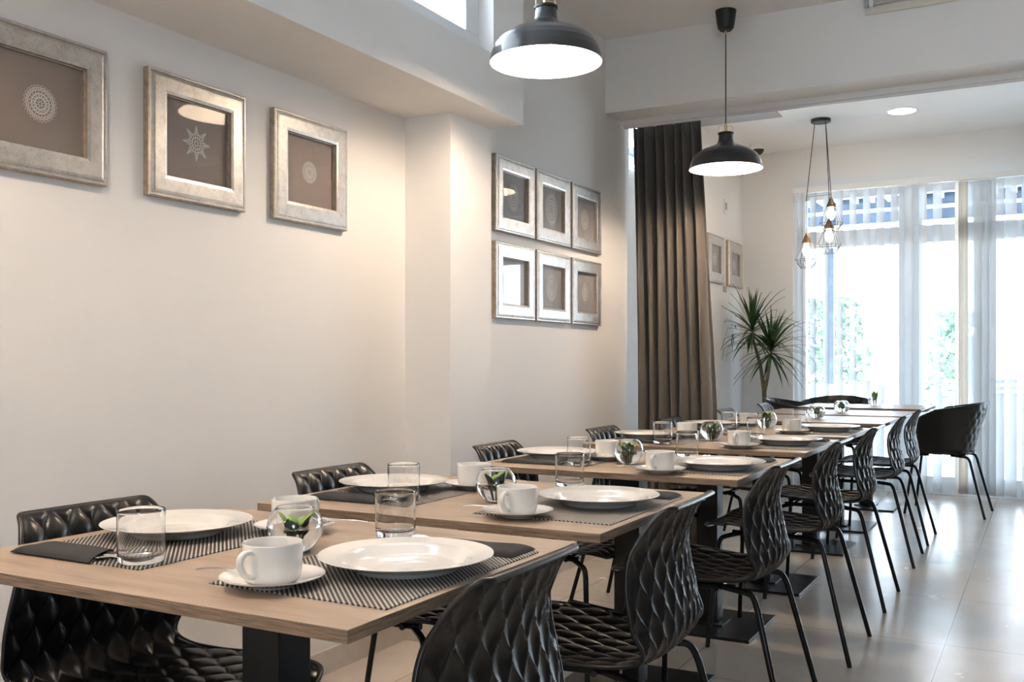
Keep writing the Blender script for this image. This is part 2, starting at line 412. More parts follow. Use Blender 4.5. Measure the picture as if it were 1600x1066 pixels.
# ------------------------------------------------------------------ outside
gd = MB().box((-14, YF+.23, -.12), (16, 40, -.02)); struct('terrace', gd, M['concrete'])
pg = empty('pergola', (0, 12.8, 0)); tag(pg, 'slatted white and slate pergola roof seen through the top of the far window', 'pergola')
MB().box((-7, -3.9, 3.12), (6, .1, 3.16)).build('roof', M['slate'], pg)
for i in range(46):
    x = -6.2 + i*.195
    MB().box((x, -3.9, 3.045), (x+.050, -.01, 3.12)).build('rafter', M['rafter'], pg)
MB().box((-7, 0, 2.93), (6, .08, 2.975)).build('cross_beam', M['rafter'], pg)
MB().box((-7, .02, 2.975), (6, .05, 3.12)).build('fascia', M['slate'], pg)
MB().box((-7, .02, 2.80), (6, .05, 2.93)).build('fascia', M['slate'], pg)
MB().box((-2.47, -.02, -.02), (-2.36, .08, 2.9)).build('post', M['slate'], pg)
MB().box((3.4, -.02, -.02), (3.52, .08, 2.9)).build('post', M['slate'], pg)
def bush(x, y, r, hgt, n, label):
    mb = MB()
    for i in range(n):
        a = random.uniform(0, 2*PI); q = math.sqrt(random.random())*r; z = random.random()
        c_ = Vector((q*math.cos(a)*(1.1-.5*z), q*math.sin(a)*(1.1-.5*z), z*hgt)); s_ = random.uniform(.05, .11)
        t1 = Vector((random.uniform(-1,1), random.uniform(-1,1), random.uniform(-.4,1))).normalized()*s_
        t2 = t1.cross(Vector((random.random(), random.random(), random.random()))).normalized()*s_*.5
        mb.add([c_-t1, c_+t2, c_+t1, c_-t2], [(0,1,2,3)])
    o = mb.build('shrub', M['hedge'], loc=(x, y, 0)); tag(o, label, 'shrub', 'shrubs in the garden')
bush(-3.3, 17.5, .8, 2.2, 1500, 'leafy pale green shrub in the garden, left of the two behind the blind')
bush(-1.3, 18, .6, 1.9, 900, 'smaller green shrub in the garden, seen right of the door post')
def seatcover(x, y, sx, sy, h, label):
    def fn(u, v_):
        a = 2*PI*u; e = abs(math.cos(a))**.5*math.copysign(1, math.cos(a)); f_ = abs(math.sin(a))**.5*math.copysign(1, math.sin(a))
        t = min(1, v_*1.25); top = max(0, (v_-.8)/.2)
        k_ = (1-.25*t)*(1-top)
        return (e*sx*k_, f_*sy*k_, h*(t**.8)*(1+.04*math.sin(3*a)))
    o = MB().grid(fn, 40, 16).build('garden_furniture_cover', M['outer_white'], smooth=60, loc=(x, y, -.02))
    tag(o, label, 'furniture cover', 'covered garden furniture')
seatcover(-2.2, 11.2, .9, .45, .82, 'white covered garden furniture outside, left of the door frame')
seatcover(-.4, 11.6, .6, .4, .70, 'white covered garden furniture outside, right of the door frame')
bn = empty('garden_bench', (-.9, 14.5, -.02)); tag(bn, 'slatted grey bench standing outside beyond the far window', 'bench')
for i in range(5): MB().box((-.5, 0, .45+i*.09), (1.3, .03, .50+i*.09)).build('back_slat', M['grey_panel'], bn)
MB().box((-.5, -.45, .38), (1.3, 0, .42)).build('seat', M['grey_panel'], bn)
for x in (-.45, 1.2): MB().box((x, -.42, 0), (x+.06, .03, .45)).build('leg', M['grey_panel'], bn)

# ------------------------------------------------------------------ pictures
def ringpts(r, n=48, cy=0, cz=0, a0=0, fr=1):
    return [(cy+r*math.cos(a0+2*PI*i/n*fr), cz+r*math.sin(a0+2*PI*i/n*fr)) for i in range(n)] + ([(cy+r*math.cos(a0), cz+r*math.sin(a0))] if fr == 1 else [])
def doily(kind, R):
    mb = MB(); w_ = max(.0006, R*.020)
    def ring(r): 
        p = ringpts(r, 44); p[-1] = p[0]; mb.strip(p, w_*1.6, 0)
    def loops(r, n, lr, st=1.0):
        for i in range(n):
            a = 2*PI*i/n; p = [(r*math.cos(a)+lr*(math.cos(t)*math.cos(a)*st - math.sin(t)*math.sin(a)), r*math.sin(a)+lr*(math.cos(t)*math.sin(a)*st + math.sin(t)*math.cos(a))) for t in [2*PI*j/9 for j in range(9)]]
            p.append(p[0]); mb.strip(p, w_, 0)
    def spokes(r0, r1, n):
        for i in range(n):
            a = 2*PI*i/n; mb.strip([(r0*math.cos(a), r0*math.sin(a)), (r1*math.cos(a), r1*math.sin(a))], w_, 0)
    if kind == 'star':
        ring(.12*R); loops(.22*R, 8, .09*R); ring(.33*R); loops(.42*R, 16, .08*R); ring(.5*R)
        for i in range(8):
            a = 2*PI*i/8 + PI/2; b_ = PI/8
            def pt(r, t): return (r*math.cos(t), r*math.sin(t))
            mb.strip([pt(.52*R, a-b_*.9), pt(R, a), pt(.52*R, a+b_*.9)], w_*1.6, 0)
            mb.strip([pt(.52*R, a-b_*.45), pt(.85*R, a), pt(.52*R, a+b_*.45)], w_*1.4, 0)
            for q in (.6, .7, .8, .9): 
                c_ = pt(q*R, a); p = ringpts(.045*R, 7, c_[0], c_[1]); p[-1] = p[0]; mb.strip(p, w_, 0)
            mb.strip([pt(.5*R, a), pt(R, a)], w_, 0)
    else:
        ring(.10*R); loops(.20*R, 8, .09*R, 1.1); ring(.32*R); spokes(.32*R, .52*R, 24); loops(.43*R, 16, .08*R, 1.2); ring(.54*R)
        loops(.64*R, 20, .09*R, 1.0); ring(.75*R); spokes(.75*R, .85*R, 40); ring(.85*R); loops(.92*R, 26, .08*R, 1.1)
    return mb
def rect_sweep(mb, W, H_, prof, mis):
    """prof: (inset, height); swept round a W x H rectangle in the y-z plane"""
    k = len(prof); vs = []
    for (ins, hh) in prof:
        a, b_ = W/2-ins, H_/2-ins
        vs += [(hh, -a, -b_), (hh, a, -b_), (hh, a, b_), (hh, -a, b_)]
    for i in range(k-1):
        fs = []
        for j in range(4):
            fs.append((i*4+j, i*4+(j+1)%4, (i+1)*4+(j+1)%4, (i+1)*4+j))
        mb.add(vs, fs, mis[i])
def picture(loc, W, H_, bw, kind, R, label, group, panel='panel', dz=0, oval=1.0, tilt=0):
    e = empty('picture_frame', loc); e.rotation_euler = (0, tilt, 0)
    tag(e, label, 'picture', group)
    mb = MB()
    prof = [(0, 0), (0, .020), (.003, .024), (.007, .024), (.009, .020), (.012, .021), (.014, .0245), (.020, .026), (bw-.012, .0255), (bw-.003, .0235), (bw-.0025, .014), (bw, .013), (bw, .004)]
    rect_sweep(mb, W, H_, prof, [1,1,0,0,0,0,0,0,0,1,1,1])
    mb.build('frame_moulding', [M['silver'], M['goldedge']], e)
    a, b_ = W/2-bw+.004, H_/2-bw+.004
    MB().box((0, -a, -b_), (.006, a, b_)).build('picture_card', M[panel], e)
    d = doily(kind, R).build('lace_doily', M['lace'], e); d.location = (.0075, 0, dz); d.scale = (1, oval, 1)
    MB().add([(.0105, -a, -b_), (.0105, a, -b_), (.0105, a, b_), (.0105, -a, b_)], [(0,1,2,3)]).build('glass_pane', M['pane'], e)
zc, hh = 1.731, .358
for yc, kind, R, lab in ((1.582, 'round', .046, 'large silver frame with round lace doily, cut by the left photo edge'),
                         (2.093, 'star', .053, 'silver frame with a star-shaped lace doily, middle of three on the wall'),
                         (2.598, 'round', .038, 'silver frame with small round doily, nearest the wall corner')):
    picture((XW, yc, zc), .375, hh, .066, kind, R, lab, 'silver frames on the near left wall')
for i, (yc, R, ov) in enumerate(((4.05, .066, .85), (4.455, .083, .85), (4.862, .058, .9))):
    for j, zc in enumerate((1.857, 1.460)):
        Rr = R if j == 0 else R*(.85 if i else .7)
        picture((XW, yc, zc), .385, .350, .070, 'round', Rr, '%s silver framed doily in the %s row of six beyond the pillar' % (('leftmost', 'middle', 'rightmost')[i], ('top', 'bottom')[j]), 'six silver frames beyond the pillar', 'panel_grey', oval=ov)
picture((XF, 7.76, 1.915), .42, .385, .085, 'round', .055, 'small silver frame nearest the curtain in the far room', 'two frames in the far room', 'panel_grey')
picture((XF, 8.32, 1.915), .44, .385, .10, 'round', .050, 'small silver frame nearest the far corner of the far room', 'two frames in the far room', 'panel_grey')
tag(MB().box((XF, 8.02, 1.665), (XF+.006, 8.10, 1.715)).build('wall_plaque', M['plastic_beige']), 'tiny beige plaque on the wall below two small frames', 'plaque')
sw = empty('light_switch', (XF, 8.075, 2.385)); tag(sw, 'white switch plate high on the far left wall above the two small frames', 'switch')
MB().box((0, -.04, -.06), (.008, .04, .06)).build('switch_plate', M['plastic_white'], sw, bevel=.002)
MB().box((.008, -.02, -.03), (.012, .02, .03)).build('rocker', M['grey_panel'], sw)

# ------------------------------------------------------------------ ceiling things
def pendant():
    e = empty('pendant_lamp')
    prof = [(.190, 0), (.1885, .006), (.183, .030), (.175, .052), (.162, .071), (.143, .087), (.118, .101), (.090, .112), (.062, .123), (.046, .133), (.040, .143), (.037, .158), (.0355, .180)]
    inn = [(r-.003, z-.001 if i else z) for i, (r, z) in enumerate(prof)]
    MB().lathe(prof, 72).lathe([prof[0], inn[0]], 72).lathe([(0.0001, .1805), (.0355, .180)], 72).build('lamp_shade', M['shade'], e, smooth=50)
    sh = MB().lathe(inn[::-1], 72).lathe([(.0325, .176), (.0001, .176)], 72).build('shade_lining', M['shade_in'], e, smooth=50)
    MB().lathe([(.0355, .178), (.040, .180), (.040, .188), (.036, .190), (.0001, .191)], 48).build('collar', M['canopy'], e, smooth=30)
    MB().lathe([(.0001, .045), (.022, .049), (.036, .062), (.042, .080), (.036, .100), (.020, .118), (.016, .140), (.0001, .141)], 32).build('bulb', M['bulb'], e, smooth=60)
    MB().lathe([(.009, .185), (.009, .225), (.006, .226), (.006, .236)], 20, capt=True).build('brass_stem', M['brass'], e, smooth=40)
    br = MB()
    for s_ in (-1, 1):
        br.tube([(s_*.038, 0, .178), (s_*.038, 0, .205), (s_*.034, 0, .222), (s_*.026, 0, .227), (s_*.005, 0, .228)], .0013, 6)
    br.build('wire_bail', M['brass'], e, smooth=60)
    H0 = ZC-2.09
    MB().tube([(0, 0, .235), (0, 0, H0-.11)], .0035, 8).build('cord', M['cord'], e, smooth=60)
    cn = MB().lathe([(.0001, H0-.105), (.030, H0-.103), (.040, H0-.092), (.045, H0-.07), (.054, H0-.004), (.054, H0)], 40).build('canopy', M['canopy'], e, smooth=50)
    MB().lathe([(.006, H0-.125), (.006, H0-.104)], 16, capb=True).build('cord_grip', M['brass'], cn, smooth=40)
    return e
P = Proto(pendant())
P.place((-1.475, 2.94, 2.09), 1.0, 'large black dome pendant lamp with glowing white inside, at the photo\'s top centre', 'pendant lamp', 'black dome pendant lamps')
P.place((-1.47, 5.02, 2.09), .5, 'black dome pendant lamp on a long cord before the beam and curtain', 'pendant lamp', 'black dome pendant lamps')

P.place((-1.475, .88, 2.09), .2, 'added black dome pendant lamp over the nearest table, beyond the left photo edge', 'pendant lamp', 'black dome pendant lamps')  # unseen lamp added to light the near wall and table
P.place((-1.475, -1.18, 2.09), .8, 'added black dome pendant lamp behind the camera, last of the row', 'pendant lamp', 'black dome pendant lamps')  # second unseen lamp, added to brighten the near room
gl = empty('cage_pendant_cluster', (-1.50, 7.62, ZC)); tag(gl, 'cluster of three black wire cage pendants with copper sockets in the far room', 'pendant lamp')
MB().lathe([(.0001, -.026), (.066, -.026), (.072, -.022), (.072, 0)], 40).build('ceiling_rose', M['canopy'], gl, smooth=40)
def cage(dx, dy, ztop, r0x, r0y):
    zt = ztop-ZC
    zk = -.58 if ztop < 2.2 else zt+.01
    kink = (dx, dy, zk)
    MB().tube([(r0x, r0y, -.02), kink, (dx, dy, zt)], .003, 6).build('cord', M['wire'], gl, smooth=60)
    MB().lathe([(.006, zt), (.010, zt-.012), (.030, zt-.065), (.034, zt-.078), (.0001, zt-.079)], 24, c=(dx, dy, 0)).build('socket_cone', M['copper'], gl, smooth=40)
    MB().lathe([(.0001, zt-.175), (.018, zt-.168), (.029, zt-.145), (.030, zt-.125), (.018, zt-.095), (.013, zt-.079)], 24, c=(dx, dy, 0)).build('bulb', M['filament'], gl, smooth=60)
    wr_ = MB(); n = 8
    for i in range(n):
        a = 2*PI*i/n; a2 = 2*PI*(i+1)/n; am = (a+a2)/2
        p0 = (dx+.012*math.cos(a), dy+.012*math.sin(a), zt-.015)
        p1 = (dx+.088*math.cos(a), dy+.088*math.sin(a), zt-.200); p1b = (dx+.088*math.cos(a2), dy+.088*math.sin(a2), zt-.200)
        if i % 2 == 0: p2 = (dx+.045*math.cos(a), dy+.045*math.sin(a), zt-.262)
        wr_.tube([p0, p1], .0014, 5); wr_.tube([p1, p1b], .0014, 5)
        q0 = (dx+.045*math.cos(am), dy+.045*math.sin(am), zt-.262); q1 = (dx+.045*math.cos(am+2*PI/n), dy+.045*math.sin(am+2*PI/n), zt-.262)
        wr_.tube([p1, q0], .0014, 5); wr_.tube([p1b, q0], .0014, 5); wr_.tube([q0, q1], .0014, 5)
    wr_.build('wire_cage', M['wire'], gl, smooth=60)
cage(.060, .08, 2.335, .030, .03)
cage(.075, -.08, 2.150, .040, -.03)
cage(-.105, .0, 2.060, -.045, 0)
MB().tube([(-.105, 0, -.58), (.060, .08, -.56), (.075, -.08, -.58)], .0015, 5).build('spacer_cord', M['wire'], gl)

dl = empty('ceiling_downlight', (-.928, 7.638, ZC)); tag(dl, 'round recessed downlight glowing in the far room ceiling', 'ceiling light')
MB().lathe([(.095, -.006), (.112, -.005), (.115, 0)], 48).build('trim_ring', M['plastic_white'], dl, smooth=40)
MB().lathe([(.0001, -.005), (.096, -.005)], 48).build('diffuser', M['downlight'], dl)
cmr = empty('security_camera', (-2.14, 8.25, ZC)); tag(cmr, 'white ceiling dome camera with smoked lens near the far corner', 'camera')
MB().lathe([(.0001, -.045), (.058, -.045), (.064, -.035), (.066, 0)], 40).build('housing', M['plastic_white'], cmr, smooth=40)
MB().lathe([(.0001, -.092), (.02, -.089), (.038, -.077), (.048, -.060), (.051, -.045)], 40).build('dome', M['dome'], cmr, smooth=60)
MB().tube([(.066, 0, -.03), (.09, 0, -.045), (.12, 0, -.04), (.15, .01, -.06), (.19, .02, -.005)], .002, 6).build('cable', M['plastic_white'], cmr, smooth=60)
em = empty('emergency_light', (-.64, YB0, 2.86)); tag(em, 'silver emergency light bar with clear plate on the beam, at top edge', 'emergency light')
MB().box((-.16, -.012, -.042), (.26, -.008, .05)).build('clear_plate', M['acrylic'], em)
MB().box((-.145, -.045, -.004), (.26, 0, .022)).build('light_bar', M['alu'], em, bevel=.003)
MB().box((-.158, -.048, -.010), (-.14, 0, .028)).build('end_cap', M['alu'], em, bevel=.002)
MB().box((-.135, -.05, -.014), (-.115, 0, .034)).build('clip', M['plastic_white'], em, bevel=.002)
tag(MB().box((-.155, YF-.10, 2.835), (.05, YF, 2.90)).build('wall_box', M['grey_panel'], bevel=.004), 'grey box high on the far wall at the right photo edge', 'wall box')

# ------------------------------------------------------------------ tables
TY = [.987, 1.770, 2.752, 3.690, 4.532, 5.578, 6.395, 7.405]
TL = .69
X_L, X_R = -1.665, -.775; XC = (X_L+X_R)/2; TH = .0185
ORD = ['nearest', 'second', 'third', 'fourth', 'fifth', 'sixth', 'seventh', 'eighth and farthest']
def table():
    e = empty('dining_table')
    hw, hl = (X_R-X_L)/2, TL/2
    t = MB().box((-hw, -hl, .75-TH), (hw, hl, .75)); t.mi = [0, 0, 1, 1, 1, 1]
    t.build('tabletop', [M['oak'], M['oak_edge']], e, bevel=.0008)
    MB().box((-.0435, -.115, .02), (.0435, -.03, .72)).build('column', M['blackmetal'], e, bevel=.003)
    MB().box((-.22, -.29, 0), (.22, .15, .012)).build('base_plate', M['blackmetal'], e, bevel=.002)
    MB().box((-.075, -.147, .012), (.075, .0, .02)).build('column_flange', M['blackmetal'], e, bevel=.001)
    MB().box((-.20, -.22, .718), (.20, .12, .7315)).build('mounting_plate', M['blackmetal'], e, bevel=.001)
    return e
PT = Proto(table())
for i, y in enumerate(TY):
    xx = XC + (0, .004, 0, -.008, -.004, .004, 0, .03)[i]
    if i < 5: lab = 'oak dining table laid for two, %s of the row' % ORD[i]
    else: lab = 'bare oak dining table with only a plant vase, %s of the row' % ORD[i]
    tb = PT.place((xx, y+TL/2, 0), (0, .004, .006, .004, 0, 0, 0, 0)[i], lab, 'table', 'dining tables in one long row')
    for ch_ in tb.children:
        if ch_.name.split('.')[0] != 'tabletop': ch_.location = (0, (.09, .03, .04, .0, .02, .04, .04, .04)[i], 0)   # the feet stand a little differently under each top

# ------------------------------------------------------------------ chairs
def catmull(P_, n):
    out = []
    for i in range(len(P_)-1):
        p0 = P_[max(i-1, 0)]; p1 = P_[i]; p2 = P_[i+1]; p3 = P_[min(i+2, len(P_)-1)]
        for j in range(n):
            t = j/n
            out.append(tuple(.5*((2*b_)+(-a+c_)*t+(2*a-5*b_+4*c_-d)*t*t+(-a+3*b_-3*c_+d)*t**3) for a, b_, c_, d in zip(p0, p1, p2, p3)))
    out.append(tuple(P_[-1])); return out
def lens(y, s, cw=.056, chh=.112):
    best = 0
    for o_ in (0, .5):
        jy = round(y/cw - o_) + o_; js = round(s/chh - o_) + o_
        d = (s-js*chh)/chh
        wd = cw/2*math.cos(PI*d)**2
        dy = abs(y-jy*cw)
        if wd > 1e-6 and dy < wd:
            q = dy/wd
            best = max(best, (1-q*q)**.72*(wd/(cw/2))**.5)
    return best
def chair():
    e = empty('dining_chair')
    # x forward, half width, z : top of the back down to the seat's front lip
    prof = [(-.303, .789, .135), (-.290, .788, .150), (-.275, .770, .160), (-.262, .735, .176), (-.250, .670, .200), (-.255, .610, .212), (-.267, .550, .213), (-.269, .505, .205),
            (-.248, .468, .197), (-.200, .451, .197), (-.12, .446, .208), (-.02, .450, .221), (.06, .457, .226), (.12, .462, .222), (.168, .461, .205), (.192, .450, .172), (.199, .438, .135)]
    pr = catmull([(a, b_, c_) for a, b_, c_ in prof], 9)
    arc = [0]
    for i in range(1, len(pr)): arc.append(arc[-1]+math.hypot(pr[i][0]-pr[i-1][0], pr[i][1]-pr[i-1][1]))
    tot = arc[-1]; nv = 168; nu = 113
    rs = []
    k = 0
    for j in range(nv):
        s_ = tot*j/(nv-1)
        while k < len(arc)-2 and arc[k+1] < s_: k += 1
        t = (s_-arc[k])/(arc[k+1]-arc[k]); rs.append([pr[k][q]*(1-t)+pr[k+1][q]*t for q in range(3)]+[s_])
    def base(i, j):
        u = 2*i/(nu-1)-1; x, z, wd, s_ = rs[j]
        bk = max(0, min(1, (z-.45)/.10)); bk = bk*bk*(3-2*bk) if x < -.12 else 0
        x2 = x + .032*bk*u*u*max(0, min(1, (.80-z)/.10))
        st = 1-bk
        z2 = z + .018*st*u*u*(1 if x < .1 else .5) 
        return Vector((x2, u*wd, z2))
    G = [[base(i, j) for i in range(nu)] for j in range(nv)]
    vs_f, vs_b = [], []
    for j in range(nv):
        for i in range(nu):
            du = G[j][min(i+1, nu-1)]-G[j][max(i-1, 0)]; dv = G[min(j+1, nv-1)][i]-G[max(j-1, 0)][i]
            n = dv.cross(du).normalized()          # faces the sitter
            y = G[j][i].y; s_ = rs[j][3]; wd = rs[j][2]
            ed = min(1, max(0, (wd-abs(y))/.012), max(0, (s_-.016)/.014), max(0, (tot-s_)/.016))
            h_ = (lens(y, s_)-.45)*ed*.0100
            vs_f.append(G[j][i]+n*(.002+h_)); vs_b.append(G[j][i]-n*(.002-h_))
    if (vs_f[0]-vs_b[0]).x < 0: vs_f, vs_b = vs_b, vs_f
    N = nu*nv; fs = []
    for j in range(nv-1):
        for i in range(nu-1):
            a = j*nu+i; fs.append((a, a+1, a+nu+1, a+nu)); fs.append((N+a, N+a+nu, N+a+nu+1, N+a+1))
    loop = [i for i in range(nu)] + [j*nu+nu-1 for j in range(1, nv)] + [(nv-1)*nu+i for i in range(nu-2, -1, -1)] + [j*nu for j in range(nv-2, 0, -1)]
    # rounded rim round the shell
    mb = MB(); mb.add(vs_f+vs_b, fs)
    L = len(loop)
    for q in range(L):
        a, b_ = loop[q], loop[(q+1) % L]; mb.f.append((a, N+a, N+b_, b_)); mb.mi.append(0)
    rim = [(vs_f[a]+vs_b[a])/2 for a in loop]
    mb.tube(rim, .0048, 8, closed=True)
    mb.build('shell', M['chair'], e, smooth=75)
    fr = MB()
    for s_ in (-1, 1):
        fr.tube([(-.17, s_*.11, .428), (-.05, s_*.125, .428), (.10, s_*.125, .430)], .009, 8)
    fr.tube([(.06, -.15, .430), (.06, .15, .430)], .008, 8); fr.tube([(-.12, -.14, .428), (-.12, .14, .428)], .008, 8)
    fr.build('seat_frame', M['legmetal'], e, smooth=60)
    for s_ in (-1, 1):
        for pts in ([(-.10, s_*.10, .428), (-.20, s_*.155, .430), (-.235, s_*.172, .422), (-.252, s_*.182, .385), (-.35, s_*.225, .0)],
                    [(.05, s_*.10, .430), (.115, s_*.15, .417), (.135, s_*.165, .405), (.142, s_*.172, .38), (.17, s_*.222, .0)]):
            c4 = catmull(pts[:-1], 4)+[pts[-1]]
            MB().tube(c4, .0088, 10).build('leg', M['legmetal'], e, smooth=60)
    return e
PC = Proto(chair())
RY = [1.30, 2.04, 2.93, 3.855, 4.715, 5.745, 6.465]
LY = [1.355, 2.15, 3.085, 4.04, 4.94, 5.95, 6.90]
for i in range(7):
    PC.place((-.965, RY[i], 0), PI + (.0, .02, 0, 0, 0, .01, 0)[i], 'black quilted plastic chair on the aisle side of the %s table' % ORD[i], 'chair', 'black quilted chairs on the aisle side')
for i in range(7):
    PC.place((-1.463, LY[i], 0), (-.03, 0, .02, 0, 0, .02, .05)[i], 'black quilted plastic chair between wall and %s table' % ORD[i], 'chair', 'black quilted chairs along the wall')

def armchair():
    e = empty('armchair')
    # U-shaped tub: t from 0 (left arm front) round the back to 1 (right arm front)
    nu, nv = 121, 34
    def rimh(t): c_ = abs(2*t-1); return .80 - .138*(math.sqrt(c_*c_+.03)-.173)
    def upath(t, hw, dp, xf):
        # straight arms joined by a half ellipse
        c_ = 2*t-1; sgn = 1 if c_ >= 0 else -1; a = abs(c_)
        if a > .55:
            q = (a-.55)/.45; return (-.02*0 + (xf)*q + (-.02)*(1-q), sgn*hw)
        th = a/.55*PI/2
        return (-.02 - dp*math.cos(th), sgn*hw*math.sin(th)**.85)
    def pos(t, h_):
        c_ = abs(2*t-1)
        hw = .200+.085*h_**.8; dp = .205+.10*h_**1.2; xf = .10+.05*h_-.05*h_*h_
        x, y = upath(t, hw, dp, xf)
        zt = rimh(t); z = .44 + (zt-.44)*h_
        if c_ > .90: z = .44 + (z-.44)*(1-.42*((c_-.90)/.10)**2.2)
        return Vector((x, y, z))
    G = [[pos(i/(nu-1), j/(nv-1)) for i in range(nu)] for j in range(nv)]
    fo, bi = [], []
    for j in range(nv):
        for i in range(nu):
            du = G[j][min(i+1, nu-1)]-G[j][max(i-1, 0)]; dv = G[min(j+1, nv-1)][i]-G[max(j-1, 0)][i]
            n = du.cross(dv); n = n.normalized() if n.length else Vector((1,0,0))
            t = i/(nu-1); c_ = abs(2*t-1); amp = max(0, min(1, (.30-c_)/.10)); jj = j/(nv-1)
            ed = min(1, (1-jj)*8, jj*8)
            h_ = lens((t-.5)*1.3, jj*.36)*.010*amp*ed
            fo.append(G[j][i]+n*(.003+h_)); bi.append(G[j][i]-n*(.003+h_))
    N = nu*nv; mb = MB(); fs = []
    for j in range(nv-1):
        for i in range(nu-1):
            a = j*nu+i; fs.append((a, a+1, a+nu+1, a+nu)); fs.append((N+a, N+a+nu, N+a+nu+1, N+a+1))
    mb.add(fo+bi, fs)
    loop = [i for i in range(nu)] + [j*nu+nu-1 for j in range(1, nv)] + [(nv-1)*nu+i for i in range(nu-2, -1, -1)] + [j*nu for j in range(nv-2, 0, -1)]
    for q in range(len(loop)):
        a, b_ = loop[q], loop[(q+1) % len(loop)]; mb.f.append((a, N+a, N+b_, b_)); mb.mi.append(0)
    mb.tube([(fo[a]+bi[a])/2 for a in loop], .006, 8, closed=True)
    mb.build('tub_back', M['chair'], e, smooth=75)
    st = MB(); nu2, nv2 = 61, 61
    def seat(sgn):
        def fn(u, v_):
            x = -.235 + .435*v_; hw = .205*math.sqrt(max(.02, 1-max(0, (-.03-x)/.21)**2.4)) if x < -.03 else .205+.02*math.sin((x+.03)/.23*PI/2)
            if x > .15: hw -= .10*((x-.15)/.05)**2
            y = (2*u-1)*hw; ed = min(1, (hw-abs(y))/.012, v_*12, (1-v_)*12)
            return (x, y, .437 + sgn*(.004+lens(y, x+.3)*.006*max(0, ed)) + .02*(2*u-1)**2 + .008*v_)
        return fn
    st.grid(seat(1), nu2, nv2).grid(seat(-1), nu2, nv2)
    st.build('seat', M['chair'], e, smooth=75)
    MB().tube([(.06, -.15, .430), (.06, .15, .430)], .008, 8).tube([(-.12, -.14, .428), (-.12, .14, .428)], .008, 8).tube([(-.18, 0, .42), (.15, 0, .42)], .008, 8).build('seat_frame', M['legmetal'], e, smooth=60)
    for s_ in (-1, 1):
        for pts in ([(-.10, s_*.10, .418), (-.18, s_*.155, .418), (-.215, s_*.172, .410), (-.232, s_*.182, .385), (-.33, s_*.225, .0)],
                    [(.05, s_*.10, .418), (.115, s_*.15, .418), (.135, s_*.165, .405), (.142, s_*.172, .38), (.19, s_*.222, .0)]):
            MB().tube(catmull(pts[:-1], 4)+[pts[-1]], .0095, 10).build('leg', M['legmetal'], e, smooth=60)
    return e
PA = Proto(armchair())
PA.place((-.69, 7.70, 0), PI-.06, 'black tub armchair on the aisle side of the farthest table', 'armchair', 'black tub armchairs at the farthest table')
PA.place((-1.49, 8.11, 0), -PI/2, 'black tub armchair behind the farthest table, back to the window', 'armchair', 'black tub armchairs at the farthest table')
PA.place((-1.585, 7.64, 0), .0, 'black tub armchair by the wall beneath the tall plant', 'armchair', 'black tub armchairs at the farthest table')

# ------------------------------------------------------------------ tableware
def plate():
    r = .142
    return MB().lathe([(.0001, .0045), (.045, .0040), (.082, .0052), (.090, .0085), (.100, .0175), (.112, .0215), (.138, .0255), (.142, .0262), (.1425, .0255), (.1395, .0235), (.112, .0165), (.098, .010), (.086, .0012), (.080, 0), (.076, .0022), (.0001, .0022)], 72).build('dinner_plate', M['china'], smooth=60)
def saucer():
    return MB().lathe([(.0001, .0035), (.026, .0035), (.030, .005), (.040, .0068), (.060, .0115), (.076, .0165), (.0785, .0168), (.0775, .0150), (.055, .0075), (.040, .0030), (.036, 0), (.032, .0018), (.0001, .0018)], 56).build('saucer', M['china'], smooth=60)
def cup():
    e = empty('coffee_cup')
    MB().lathe([(.0001, .0035), (.028, .004), (.0375, .009), (.0412, .020), (.0427, .040), (.0435, .0605), (.0442, .0622), (.0452, .0610), (.0446, .040), (.0434, .019), (.0405, .0075), (.035, .0025), (.031, 0), (.025, .0012), (.0001, .0015)], 56).build('cup_body', M['china'], e, smooth=60)
    pts = [(-.0425, 0, .050), (-.052, 0, .0535), (-.062, 0, .0525), (-.0685, 0, .046), (-.0690, 0, .037), (-.064, 0, .027), (-.055, 0, .019), (-.041, 0, .0155)]
    c3 = catmull(pts, 5); mb = MB()
    mb.tube(c3, .0042, 10); mb.v = [(p[0], p[1]*1.5, p[2]) for p in mb.v]
    mb.build('cup_handle', M['china'], e, smooth=70)
    return e
def tumbler():
    o = MB().lathe([(.0001, 0), (.033, 0), (.0365, .0025), (.0385, .012), (.0392, .0885), (.0387, .0895), (.0378, .0885), (.0372, .016), (.034, .0125), (.0001, .0115)], 56).build('water_tumbler', M['glass'], smooth=50)
    return o
def mat_():
    mb = MB().box((-.165, -.228, 0), (.165, .228, .002)); return mb.build('placemat', M['mat'])
def vase():
    e = empty('glass_vase'); R = .048
    out = [(.0001, 0), (.020, 0), (.026, .002)]
    for i in range(15):
        a = math.radians(-62 + i*(50+62)/14); out.append((R*math.cos(a)+.0015, .0435 + R*math.sin(a)*.98))
    inn = [(max(.0001, r-.0022), z) for r, z in out[3:]][::-1]
    rim_ = [(out[-1][0], out[-1][1]+.001), (out[-1][0]-.0015, out[-1][1]+.0012)]
    pr = out+rim_+inn+[(.018, .0045), (.0001, .0040)]
    MB().lathe(pr, 56).build('vase_glass', M['glass'], e, smooth=60)
    wt = [(.0001, .0043), (.0175, .0050)] + [(r-.0006, z) for r, z in inn[::-1] if z < .044]
    wt.append((wt[-1][0]+.0006, .0445)); wt.append((.0001, .0445))
    MB().lathe(wt, 48).build('water', M['water'], e, smooth=40)
    return e
